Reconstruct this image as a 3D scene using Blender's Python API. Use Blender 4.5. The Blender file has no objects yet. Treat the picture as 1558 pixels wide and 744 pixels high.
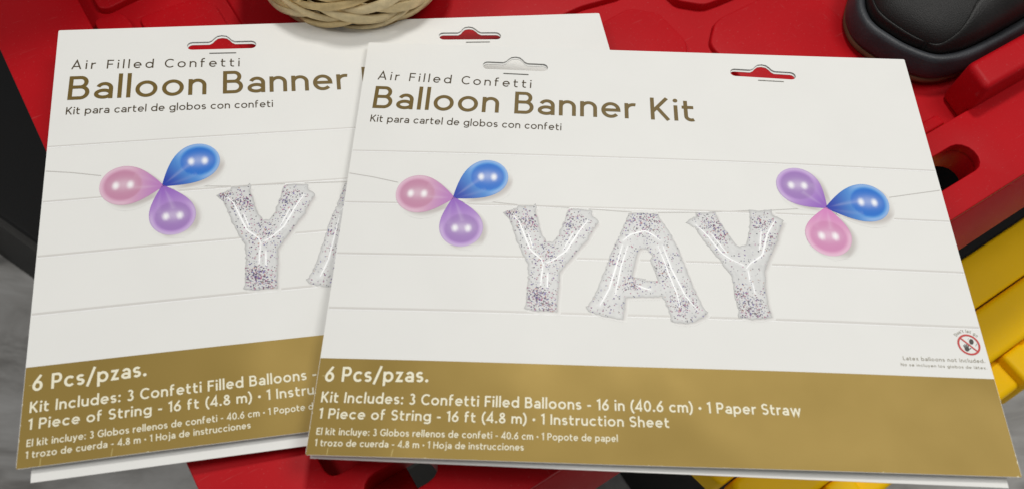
import bpy, bmesh, math, random
from mathutils import Vector, Matrix, geometry, noise

random.seed(11)
SC = bpy.context.scene
COL = SC.collection
PI = math.pi

# ------------------------------------------------------------------ camera
cam = bpy.data.cameras.new('camera')
cam.sensor_width = 36.0
cam.lens = 36.0 * 1260 / 1558
cam.clip_start, cam.clip_end = 0.01, 50
cam.dof.use_dof = True
cam.dof.focus_distance = 0.445
cam.dof.aperture_fstop = 10.5
co = bpy.data.objects.new('camera', cam)
COL.objects.link(co)
co.matrix_world = Matrix(((0.99736080, -0.03592031, -0.06309464, 0),
                          (0, 0.86904180, -0.49473867, 0),
                          (0.07260461, 0.49343295, 0.86674823, 0.373),
                          (0, 0, 0, 1)))
SC.camera = co

# ------------------------------------------------------------------ light
world = bpy.data.worlds.new('World')
SC.world = world
world.use_nodes = True
world.node_tree.nodes['Background'].inputs[0].default_value = (0.95, 0.97, 1.0, 1)
world.node_tree.nodes['Background'].inputs[1].default_value = 0.20


def area(name, loc, aim, sx, sy, power, colour):
    l = bpy.data.lights.new(name, 'AREA')
    l.shape = 'RECTANGLE'
    l.size, l.size_y, l.energy, l.color = sx, sy, power, colour
    o = bpy.data.objects.new(name, l)
    COL.objects.link(o)
    o.location = loc
    o.rotation_euler = (Vector(aim) - Vector(loc)).to_track_quat('-Z', 'Y').to_euler()
    return o


area('ceiling_and_fill_lamp', (0.16, 1.08, 1.90), (0, 0.25, 0), 0.26, 0.26, 17.5, (1.0, 0.985, 0.945))
area('ceiling_and_fill_lamp', (0.95, 0.42, 1.75), (0.2, 0.2, 0), 0.7, 0.7, 12, (1.0, 0.99, 0.955))  # soft fill added on the right to brighten the yellow lid
area('ceiling_and_fill_lamp', (-1.25, 0.05, 1.75), (0, 0.2, 0), 0.5, 0.5, 7.0, (1.0, 0.985, 0.94))  # weak fill added on the left to lift the floor

SC.view_settings.view_transform = 'Standard'
SC.view_settings.look = 'None'
SC.view_settings.exposure = 0
SC.view_settings.gamma = 1
SC.render.film_transparent = False
try:
    SC.cycles.use_denoising = True
except Exception:
    pass


# ------------------------------------------------------------------ helpers
def lin(r, g, b):
    f = lambda c: (c / 255 / 12.92) if c / 255 <= .04045 else ((c / 255 + .055) / 1.055) ** 2.4
    return (f(r), f(g), f(b), 1.0)


def mat(name, colour=None, rough=0.5, spec=0.5, attr=False, metal=0.0, noise_amt=0.0, noise_scale=40,
        bump=0.0, bump_scale=200, coat=0.0, rough_var=0.0, wave=0.0, wave_scale=14, dust=0.0):
    m = bpy.data.materials.new(name)
    m.use_nodes = True
    nt = m.node_tree
    N, L = nt.nodes, nt.links
    b = N['Principled BSDF']
    b.inputs['Roughness'].default_value = rough
    b.inputs['Specular IOR Level'].default_value = spec
    b.inputs['Metallic'].default_value = metal
    b.inputs['Coat Weight'].default_value = coat
    tc = N.new('ShaderNodeTexCoord')
    src = None
    if attr:
        a = N.new('ShaderNodeAttribute')
        a.attribute_name = 'Col'
        src = a.outputs['Color']
    else:
        r = N.new('ShaderNodeRGB')
        r.outputs[0].default_value = colour
        src = r.outputs[0]
    if noise_amt:
        n = N.new('ShaderNodeTexNoise')
        n.inputs['Scale'].default_value = noise_scale
        n.inputs['Detail'].default_value = 6
        L.new(tc.outputs['Object'], n.inputs['Vector'])
        mr = N.new('ShaderNodeMapRange')
        mr.inputs['From Min'].default_value = .3
        mr.inputs['From Max'].default_value = .7
        mr.inputs['To Min'].default_value = 1 - noise_amt
        mr.inputs['To Max'].default_value = 1 + noise_amt
        L.new(n.outputs['Fac'], mr.inputs['Value'])
        vm = N.new('ShaderNodeVectorMath')
        vm.operation = 'SCALE'
        L.new(src, vm.inputs[0])
        L.new(mr.outputs[0], vm.inputs['Scale'])
        src = vm.outputs[0]
    if dust:                                            # pale dust specks and fine scuffs
        fac = None
        for scl, lo, hi, k in (((900, 900, 900), .66, .74, dust), ((60, 900, 60), .68, .80, dust * .8), ((900, 70, 70), .70, .82, dust * .8)):
            mp = N.new('ShaderNodeMapping')
            mp.inputs['Scale'].default_value = scl
            mp.inputs['Rotation'].default_value = (0, 0, .5)
            L.new(tc.outputs['Object'], mp.inputs[0])
            n = N.new('ShaderNodeTexNoise')
            n.inputs['Scale'].default_value = 1.0
            n.inputs['Detail'].default_value = 2
            L.new(mp.outputs[0], n.inputs['Vector'])
            mr = N.new('ShaderNodeMapRange')
            mr.inputs['From Min'].default_value, mr.inputs['From Max'].default_value = lo, hi
            mr.inputs['To Max'].default_value = k
            L.new(n.outputs['Fac'], mr.inputs['Value'])
            if fac is None:
                fac = mr.outputs[0]
            else:
                ad = N.new('ShaderNodeMath')
                ad.use_clamp = True
                L.new(fac, ad.inputs[0])
                L.new(mr.outputs[0], ad.inputs[1])
                fac = ad.outputs[0]
        mx = N.new('ShaderNodeMix')
        mx.data_type = 'RGBA'
        mx.inputs[7].default_value = (.62, .56, .52, 1)
        L.new(fac, mx.inputs[0])
        L.new(src, mx.inputs[6])
        src = mx.outputs[2]
    L.new(src, b.inputs['Base Color'])
    if rough_var:
        n = N.new('ShaderNodeTexNoise')
        n.inputs['Scale'].default_value = 30
        n.inputs['Detail'].default_value = 5
        L.new(tc.outputs['Object'], n.inputs['Vector'])
        mr = N.new('ShaderNodeMapRange')
        mr.inputs['To Min'].default_value = rough - rough_var
        mr.inputs['To Max'].default_value = rough + rough_var
        L.new(n.outputs['Fac'], mr.inputs['Value'])
        L.new(mr.outputs[0], b.inputs['Roughness'])
    if bump:
        n = N.new('ShaderNodeTexNoise')
        n.inputs['Scale'].default_value = bump_scale
        n.inputs['Detail'].default_value = 4
        L.new(tc.outputs['Object'], n.inputs['Vector'])
        bp = N.new('ShaderNodeBump')
        bp.inputs['Strength'].default_value = bump
        bp.inputs['Distance'].default_value = 0.001
        L.new(n.outputs['Fac'], bp.inputs['Height'])
        L.new(bp.outputs[0], b.inputs['Normal'])
        if wave:                                        # sheet not perfectly flat
            n2 = N.new('ShaderNodeTexNoise')
            n2.inputs['Scale'].default_value = wave_scale
            n2.inputs['Detail'].default_value = 1.5
            L.new(tc.outputs['Object'], n2.inputs['Vector'])
            bp2 = N.new('ShaderNodeBump')
            bp2.inputs['Strength'].default_value = 1
            bp2.inputs['Distance'].default_value = wave
            L.new(n2.outputs['Fac'], bp2.inputs['Height'])
            L.new(bp2.outputs[0], bp.inputs['Normal'])
    return m


class MB:
    """collects vertices, faces and vertex colours for one mesh object"""
    def __init__(self):
        self.v, self.f, self.c = [], [], []

    def vert(self, p, c=(1, 1, 1, 1)):
        self.v.append(tuple(p))
        self.c.append(tuple(c))
        return len(self.v) - 1

    def poly(self, pts, c=(1, 1, 1, 1)):
        self.f.append([self.vert(p, c) for p in pts])

    def build(self, name, material, parent=None, smooth=False):
        me = bpy.data.meshes.new(name)
        me.from_pydata(self.v, [], self.f)
        at = me.color_attributes.new('Col', 'FLOAT_COLOR', 'POINT')
        at.data.foreach_set('color', [x for c in self.c for x in c])
        if smooth:
            me.polygons.foreach_set('use_smooth', [True] * len(me.polygons))
        me.update()
        me.materials.append(material)
        o = bpy.data.objects.new(name, me)
        COL.objects.link(o)
        if parent:
            o.parent = parent
        return o


def empty(name, label, cat, mtx, group=None):
    o = bpy.data.objects.new(name, None)
    o.empty_display_size = .02
    COL.objects.link(o)
    o.matrix_world = mtx
    o['label'] = label
    o['category'] = cat
    if group:
        o['group'] = group
    return o


def fix_normals(o):
    bm = bmesh.new()
    bm.from_mesh(o.data)
    bmesh.ops.remove_doubles(bm, verts=bm.verts, dist=1e-6)
    bmesh.ops.recalc_face_normals(bm, faces=bm.faces)
    bm.to_mesh(o.data)
    bm.free()


def bevel(o, w, seg=3, angle=35):
    m = o.modifiers.new('bevel', 'BEVEL')
    m.width, m.segments = w, seg
    m.limit_method = 'ANGLE'
    m.angle_limit = math.radians(angle)
    m.harden_normals = False
    for p in o.data.polygons:
        p.use_smooth = True
    return o


def prism(mb, pts, z0, z1, inset=0.0, c=(1, 1, 1, 1)):
    """prism over a 2D outline; its top outline may be drawn in a little"""
    n = len(pts)
    cx = sum(p[0] for p in pts) / n
    cy = sum(p[1] for p in pts) / n
    a = [mb.vert((p[0], p[1], z0), c) for p in pts]
    top = []
    for p in pts:
        d = math.hypot(p[0] - cx, p[1] - cy)
        k = (d - inset) / d
        top.append(mb.vert((cx + (p[0] - cx) * k, cy + (p[1] - cy) * k, z1), c))
    for i in range(n):
        j = (i + 1) % n
        mb.f.append([a[i], a[j], top[j], top[i]])
    mb.f.append(top)
    mb.f.append(a[::-1])


def box(mb, x0, x1, y0, y1, z0, z1):
    prism(mb, [(x0, y0), (x1, y0), (x1, y1), (x0, y1)], z0, z1)


def inside(p, loop):
    r = False
    n = len(loop)
    for i in range(n):
        a, b = loop[i], loop[(i + 1) % n]
        if (a[1] > p[1]) != (b[1] > p[1]):
            if p[0] < (b[0] - a[0]) * (p[1] - a[1]) / (b[1] - a[1]) + a[0]:
                r = not r
    return r


def dist_loop(p, loop):
    best = 1e9
    n = len(loop)
    for i in range(n):
        ax, ay = loop[i]
        bx, by = loop[(i + 1) % n]
        dx, dy = bx - ax, by - ay
        t = max(0, min(1, ((p[0] - ax) * dx + (p[1] - ay) * dy) / (dx * dx + dy * dy + 1e-18)))
        best = min(best, math.hypot(ax + dx * t - p[0], ay + dy * t - p[1]))
    return best


def dist_line(p, line):
    best = 1e9
    for i in range(len(line) - 1):
        ax, ay = line[i]
        bx, by = line[i + 1]
        dx, dy = bx - ax, by - ay
        t = max(0, min(1, ((p[0] - ax) * dx + (p[1] - ay) * dy) / (dx * dx + dy * dy + 1e-18)))
        best = min(best, math.hypot(ax + dx * t - p[0], ay + dy * t - p[1]))
    return best


def sheet(outline, holes, step):
    """triangulated flat sheet with real holes; returns points and triangles"""
    pts, edges = [], []

    def loop(l, sub):
        q = []
        for i in range(len(l)):
            a, b = Vector(l[i]), Vector(l[(i + 1) % len(l)])
            k = max(1, int((b - a).length / sub))
            for s in range(k):
                q.append(a + (b - a) * s / k)
        st = len(pts)
        pts.extend(q)
        for i in range(len(q)):
            edges.append((st + i, st + (i + 1) % len(q)))
    loop(outline, step)
    for h in holes:
        loop(h, step)
    xs = [p[0] for p in outline]
    ys = [p[1] for p in outline]
    nx = int((max(xs) - min(xs)) / step)
    ny = int((max(ys) - min(ys)) / step)
    allb = [outline] + list(holes)
    for i in range(1, nx):
        for j in range(1, ny):
            p = (min(xs) + (max(xs) - min(xs)) * i / nx, min(ys) + (max(ys) - min(ys)) * j / ny)
            if inside(p, outline) and not any(inside(p, h) for h in holes):
                if min(dist_loop(p, b) for b in allb) > step * .35:
                    pts.append(Vector(p))
    r = geometry.delaunay_2d_cdt([Vector((p[0], p[1])) for p in pts], edges, [], 0, 1e-7)
    v, f = r[0], r[2]
    out = []
    for t in f:
        c = (sum(v[i][0] for i in t) / 3, sum(v[i][1] for i in t) / 3)
        if inside(c, outline) and not any(inside(c, h) for h in holes):
            a, b, d = (v[i] for i in t)
            if (b[0] - a[0]) * (d[1] - a[1]) - (b[1] - a[1]) * (d[0] - a[0]) < 0:
                t = t[::-1]
            out.append(list(t))
    return v, out


# ------------------------------------------------------------------ materials
PAPER = lin(233, 232, 228)
m_paper = mat('coated_card', PAPER, rough=.5, spec=.3, bump=.015, bump_scale=900, noise_amt=.014, noise_scale=25, wave=.0040, wave_scale=13, rough_var=.06)
m_ink = mat('printed_ink', attr=True, rough=.42, spec=.35)
GOLD = lin(143, 119, 57)
m_gold = mat('gold_print', attr=True, rough=.46, spec=.3, metal=.34, noise_amt=.03, noise_scale=9, rough_var=.07, bump=.012, bump_scale=900, wave=.0060, wave_scale=11)
m_bronze = mat('bronze_print', lin(110, 89, 38), rough=.4, spec=.4)
m_brown = mat('brown_print', lin(76, 64, 44), rough=.42, spec=.35)
m_white = mat('white_print', lin(240, 234, 208), rough=.42, spec=.35)
m_grey = mat('grey_print', lin(158, 152, 136), rough=.42, spec=.35)
m_steel = mat('staple_wire', lin(150, 148, 142), rough=.3, metal=1.0)
m_red = mat('red_plastic', lin(178, 8, 20), rough=.5, spec=.16, noise_amt=.06, noise_scale=18, bump=.035, bump_scale=900, rough_var=.08, dust=.07)
m_yellow = mat('yellow_plastic', lin(255, 202, 0), rough=.5, spec=.16, noise_amt=.06, noise_scale=15, bump=.04, bump_scale=700, rough_var=.1, dust=.08)
m_black = mat('black_plastic', lin(13, 13, 13), rough=.6, spec=.35, noise_amt=.2, noise_scale=12, bump=.1, bump_scale=600)
m_rubber = mat('black_rubber', lin(50, 52, 56), rough=.46, spec=.4, noise_amt=.22, noise_scale=60, bump=.25, bump_scale=700, rough_var=.12)
m_upper = mat('black_shoe_textile', lin(29, 28, 27), rough=.58, spec=.35, noise_amt=.35, noise_scale=55, bump=.4, bump_scale=1600)
m_guard = mat('black_shoe_leather', lin(30, 28, 27), rough=.48, spec=.3, noise_amt=.3, noise_scale=50, bump=.3, bump_scale=900)
m_tan = mat('tan_outsole', lin(112, 86, 62), rough=.7, spec=.25, noise_amt=.2, noise_scale=60)
m_straw = mat('seagrass', attr=True, rough=.62, spec=.3, noise_amt=.16, noise_scale=160, bump=.5, bump_scale=900)
m_straw_dark = mat('seagrass_core', lin(96, 72, 40), rough=.8, spec=.2, noise_amt=.3, noise_scale=120)


def straw_fibres(m):
    """fine lengthwise fibres"""
    return m


def floor_material():
    m = mat('grey_planks', lin(120, 119, 116), rough=.55, spec=.35)
    nt = m.node_tree
    N, L = nt.nodes, nt.links
    b = N['Principled BSDF']
    tc = N.new('ShaderNodeTexCoord')
    mp = N.new('ShaderNodeMapping')
    mp.inputs['Rotation'].default_value = (0, 0, math.radians(24))
    mp.inputs['Scale'].default_value = (3.2, 11, 1)
    L.new(tc.outputs['Object'], mp.inputs[0])
    n = N.new('ShaderNodeTexNoise')
    n.inputs['Scale'].default_value = 1.6
    n.inputs['Detail'].default_value = 8
    n.inputs['Roughness'].default_value = .65
    n.inputs['Distortion'].default_value = .8
    L.new(mp.outputs[0], n.inputs['Vector'])
    cr = N.new('ShaderNodeValToRGB')
    e = cr.color_ramp.elements
    e[0].position, e[0].color = .30, lin(118, 113, 106)
    e[1].position, e[1].color = .72, lin(242, 240, 236)
    x = e.new(.52)
    x.color = lin(206, 203, 198)
    L.new(n.outputs['Fac'], cr.inputs[0])
    # dark knots
    mp2 = N.new('ShaderNodeMapping')
    mp2.inputs['Rotation'].default_value = (0, 0, math.radians(12))
    mp2.inputs['Scale'].default_value = (9, 26, 1)
    L.new(tc.outputs['Object'], mp2.inputs[0])
    v = N.new('ShaderNodeTexVoronoi')
    v.inputs['Scale'].default_value = 1.0
    L.new(mp2.outputs[0], v.inputs['Vector'])
    mr = N.new('ShaderNodeMapRange')
    mr.inputs['From Min'].default_value = .10
    mr.inputs['From Max'].default_value = .24
    mr.inputs['To Min'].default_value = .5
    mr.inputs['To Max'].default_value = 1.0
    L.new(v.outputs['Distance'], mr.inputs['Value'])
    vm = N.new('ShaderNodeVectorMath')
    vm.operation = 'SCALE'
    L.new(cr.outputs[0], vm.inputs[0])
    L.new(mr.outputs[0], vm.inputs['Scale'])
    L.new(vm.outputs[0], b.inputs['Base Color'])
    return m


m_floor = floor_material()

# ------------------------------------------------------------------ floor
FLOOR_Z = -0.45
mb = MB()
mb.poly([(-4, -4, FLOOR_Z), (4, -4, FLOOR_Z), (4, 4, FLOOR_Z), (-4, 4, FLOOR_Z)])
o = mb.build('floor', m_floor)
o['kind'] = 'structure'
o['label'] = 'grey wood grain floor far below the red lid'

# ------------------------------------------------------------------ red lidded tote
TH = math.radians(32.5)
LID = Matrix.Translation((-0.066882, 0.02135, 0)) @ Matrix.Rotation(TH, 4, 'Z')


def mm(pts):
    return [(p[0] / 1000, p[1] / 1000) for p in pts]


def rounded(pts, r, n=5):
    """round the corners of an outline"""
    out = []
    k = len(pts)
    for i in range(k):
        p0, p1, p2 = Vector(pts[i - 1]), Vector(pts[i]), Vector(pts[(i + 1) % k])
        a, b = p0 - p1, p2 - p1
        d = min(r, a.length * .45, b.length * .45)
        q0, q2 = p1 + a.normalized() * d, p1 + b.normalized() * d
        for s in range(n + 1):
            t = s / n
            out.append(tuple(q0 * (1 - t) ** 2 + p1 * 2 * t * (1 - t) + q2 * t * t))
    return out


def slot(x0, x1, y0, y1, n=8):
    r = (y1 - y0) / 2
    cy = (y0 + y1) / 2
    out = []
    for k in range(n + 1):
        a = -PI / 2 + PI * k / n
        out.append((x1 - r + r * math.cos(a), cy + r * math.sin(a)))
    for k in range(n + 1):
        a = PI / 2 + PI * k / n
        out.append((x0 + r + r * math.cos(a), cy + r * math.sin(a)))
    return out


def plate_with_holes(mb, outline, holes, z0, z1, step=.03):
    v, f = sheet(outline, holes, step)
    for z, flip in ((z1, False), (z0, True)):
        ids = [mb.vert((p[0], p[1], z)) for p in v]
        for t in f:
            q = [ids[i] for i in t]
            mb.f.append(q[::-1] if flip else q)
    # walls along boundary edges
    cnt = {}
    for t in f:
        for i in range(3):
            e = (t[i], t[(i + 1) % 3])
            cnt[e] = cnt.get(e, 0) + 1
    base = len(mb.v)
    n = len(v)
    for (a, b) in cnt:
        if (b, a) not in cnt:
            mb.f.append([base - n + a, base - n + b, base - 2 * n + b, base - 2 * n + a])


tote = empty('storage_tote', 'black storage tote under a bright red plastic lid, carrying the balloon kits', 'storage tote', LID)
LS, LT = .80, .50            # lid length and depth
LIP = .0485
mb = MB()
lip_holes = [slot(.058, .092, .0255, .0410), slot(.355, .4395, .0160, .0350)]
inner = rounded([(.0483, .0483), (LS - .0483, .0483), (LS - .0483, LT - .0483), (.0483, LT - .0483)], .006)
plate_with_holes(mb, rounded([(0, 0), (LS, 0), (LS, LT), (0, LT)], .012), [inner] + lip_holes, .003, .010)
o = mb.build('lid', m_red, tote)
fix_normals(o)
bevel(o, .0024, 3, 50)
LIDPART = o
for l in lip_holes:                                     # sunk collars round the two hand slots
    mb = MB()
    n = len(l)
    cx, cy = sum(p[0] for p in l) / n, sum(p[1] for p in l) / n
    rows = []
    for k, z in ((1.0, .0045), (1.0, -.012), (1.16, -.012), (1.16, .0030)):
        rows.append([mb.vert((cx + (x - cx) * (1 + (k - 1) * .5), cy + (y - cy) * k, z)) for x, y in l])
    for p, q in zip(rows, rows[1:]):
        for i in range(n):
            mb.f.append([p[i], p[(i + 1) % n], q[(i + 1) % n], q[i]])
    o = mb.build('slot_collar', m_red, LIDPART)
    fix_normals(o)
    bevel(o, .0006, 2)
mb = MB()
box(mb, .054, .081, .020, .047, -.016, -.0125)
o = mb.build('latch', m_red, LIDPART)
fix_normals(o)
bevel(o, .001, 2)
mb = MB()
q = lambda d, z: [mb.vert(p) for p in ((-d, -d, z), (LS + d, -d, z), (LS + d, LT + d, z), (-d, LT + d, z))]
rr = [q(.0, .0062), q(.0110, -.031), q(.0085, -.031), q(-.003, .0030), q(-.003, .0062)]
rr.append(rr[0])
for u, w in zip(rr, rr[1:]):
    for i in range(4):
        j = (i + 1) % 4
        mb.f.append([u[i], u[j], w[j], w[i]])
# the left end of the skirt stays under the lip
for k, p in enumerate(mb.v):
    if p[0] < .05:
        mb.v[k] = (.0006 if p[0] <= 0 else p[0], p[1], p[2])
o = mb.build('skirt', m_red, LIDPART)
fix_normals(o)
bevel(o, .0025, 3)
mb = MB()
box(mb, .0483, LS - .0483, LIP - .0, LT - .0483, -.004, 0)
o = mb.build('centre_panel', m_red, LIDPART)
plates = [
    ([(300, 212), (317, 215.5), (336, 217), (351, 204), (351.5, 176), (340, 160), (300, 152), (285, 170), (285, 200)], 3.2),
    ([(361, 168), (375, 180.5), (383, 182.7), (436, 183.5), (452, 172), (452, 130), (440, 95), (375, 95), (361, 110)], 3.0),
    ([(363.5, 212), (364, 204.6), (377, 193), (391, 191.8), (440, 190.8), (452, 200), (452, 250), (430, 262), (380, 262), (364, 250)], 5.5),
    ([(190, 226), (310, 230.2), (339, 226.0), (352, 238), (352, 275), (338, 290), (190, 290)], 4.0),
    ([(55.5, 364.5), (60, 361.5), (78, 364.5), (112, 365), (121, 374), (121, 440), (55.5, 440)], 4.0),
    ([(50, 357.5), (65, 357.5), (68.5, 349), (67, 250), (50, 250)], 5.0),
    ([(73, 350.5), (106, 350.5), (116.7, 340), (116.4, 250), (73, 250)], 2.0),
    ([(123, 350), (135, 360), (215, 360), (215, 300), (135, 298), (123, 310)], 2.0),
    ([(225, 360), (330, 360), (340, 350), (340, 306), (330, 298), (225, 298)], 2.0),
    ([(60, 60), (270, 60), (280, 70), (280, 140), (60, 140)], 2.0),
    ([(466, 205), (560, 200), (620, 215), (620, 300), (466, 300)], 2.2),
]
for k, (p, hgt) in enumerate(plates):
    mb = MB()
    prism(mb, rounded(mm(p), .005), -.001, hgt / 1000, .0012)
    o = mb.build('raised_panel', m_red, LIDPART)
    fix_normals(o)
    bevel(o, .0009, 3, 40)
mb = MB()
prism(mb, mm([(458, 47.5), (640, 47.5), (640, 67), (463, 67)]), .0, .030, .002)
o = mb.build('corner_block', m_red, LIDPART)
fix_normals(o)
bevel(o, .004, 4)
mb = MB()
prism(mb, mm([(380, 49.5), (446, 49.5), (446, 57), (380, 57)]), .0, .006, .001)
o = mb.build('step', m_red, LIDPART)
fix_normals(o)
bevel(o, .0015, 3)
# body under the lid
mb = MB()
a = [(.06, .055), (LS - .06, .055), (LS - .06, LT - .05), (.06, LT - .05)]
b = [(.085, .075), (LS - .085, .075), (LS - .085, LT - .07), (.085, LT - .07)]
va = [mb.vert((x, y, -.0045)) for x, y in a]
vb = [mb.vert((x, y, -.1615)) for x, y in b]
for i in range(4):
    j = (i + 1) % 4
    mb.f.append([va[i], vb[i], vb[j], va[j]])
mb.f.append(vb)
mb.f.append(va[::-1])
o = mb.build('body', m_black, tote)
fix_normals(o)
bevel(o, .01, 3)

# ------------------------------------------------------------------ yellow lidded tote (lower, near side)
YZ = -.15
YT = empty('yellow_tote', 'storage tote with ridged yellow lid edge standing lower than the red lid', 'storage tote',
           LID @ Matrix.Translation((0, 0, YZ)))
Y0, Y1 = .248, .86
mb = MB()
prism(mb, rounded(mm([(250, -5), (257, -38.6), (860, -38.6), (860, -4)]), .004), -.022, 0, .001)
yl = mb.build('lid', m_yellow, YT)
fix_normals(yl)
bevel(yl, .003, 3)
mb = MB()
prism(mb, rounded(mm([(262, -39.5), (860, -39.5), (860, -74), (262, -74)][::-1]), .008), -.022, -.0015, .002)
o = mb.build('rim', m_yellow, yl)
fix_normals(o)
bevel(o, .004, 4)
mb = MB()
prism(mb, rounded(mm([(270, -74), (860, -74), (860, -98), (270, -98)][::-1]), .006), -.040, -.012, .004)
o = mb.build('skirt', m_yellow, yl)
fix_normals(o)
bevel(o, .005, 4)
for x in (315, 395, 492, 590, 700):
    mb = MB()
    prism(mb, rounded(mm([(x, -72), (x + 26, -72), (x + 26, -103), (x, -103)][::-1]), .006), -.044, -.004, .003)
    o = mb.build('rib', m_yellow, yl)
    fix_normals(o)
    bevel(o, .004, 4)
mb = MB()
prism(mb, mm([(252, -5.5), (860, -4.5), (860, 420), (252, 420)]), -.022, -.012, .0)
o = mb.build('lid_centre', m_black, yl)
fix_normals(o)
mb = MB()
va = [mb.vert((x, y, -.0225)) for x, y in ((.275, -.07), (.84, -.07), (.84, .40), (.275, .40))]
vb = [mb.vert((x, y, FLOOR_Z - YZ)) for x, y in ((.30, -.05), (.81, -.05), (.81, .38), (.30, .38))]
for i in range(4):
    j = (i + 1) % 4
    mb.f.append([va[i], vb[i], vb[j], va[j]])
mb.f.append(vb)
mb.f.append(va[::-1])
o = mb.build('body', m_black, YT)
fix_normals(o)

# ------------------------------------------------------------------ black bin under the left end of the red tote
bn = empty('black_bin', 'plain black bin standing under the left end of the red lidded tote', 'bin', LID @ Matrix.Translation((0, 0, FLOOR_Z)))
mb = MB()
prism(mb, rounded(mm([(70, 70), (238, 70), (238, 420), (70, 420)]), .02), 0, .288, .01)
o = mb.build('body', m_black, bn)
fix_normals(o)

# ------------------------------------------------------------------ black lidded box at the far left
BX = Matrix.Translation((-.287, .275, FLOOR_Z)) @ Matrix.Rotation(math.radians(-33), 4, 'Z')
bx = empty('black_box', 'low black box with a dark grey rim at the left edge behind the kits', 'box', BX)
mb = MB()
prism(mb, rounded([(-.60, .0), (.09, .0), (.09, .5), (-.60, .5)], .02), .30, .335, .0)
o = mb.build('lid', m_black, bx)
fix_normals(o)
bevel(o, .003, 3)
mb = MB()
prism(mb, rounded([(-.58, .02), (.07, .02), (.07, .48), (-.58, .48)], .02), 0, .2995, .0)
o = mb.build('body', m_black, bx)
fix_normals(o)

# ------------------------------------------------------------------ black crate added out of view, only to shade the red lid's far corner
cr_ = empty('shade_crate', 'black crate added out of view to shade the far left corner of the red lid', 'shade_caster', LID @ Matrix.Translation((0, 0, .0102)))
mb = MB()
prism(mb, rounded(mm([(44, 402), (150, 402), (150, 494), (44, 494)]), .008), 0, .25, -.004)
o = mb.build('body', m_black, cr_)
fix_normals(o)
bevel(o, .002, 2)

# ------------------------------------------------------------------ stroke lettering
XH, ASC, DSC = .69, 1.05, -.27


def arc(cx, cy, rx, ry, a0, a1, n=None):
    n = n or max(4, int(abs(a1 - a0) / 9))
    return [(cx + rx * math.cos(math.radians(a0 + (a1 - a0) * i / n)),
             cy + ry * math.sin(math.radians(a0 + (a1 - a0) * i / n))) for i in range(n + 1)]


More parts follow.
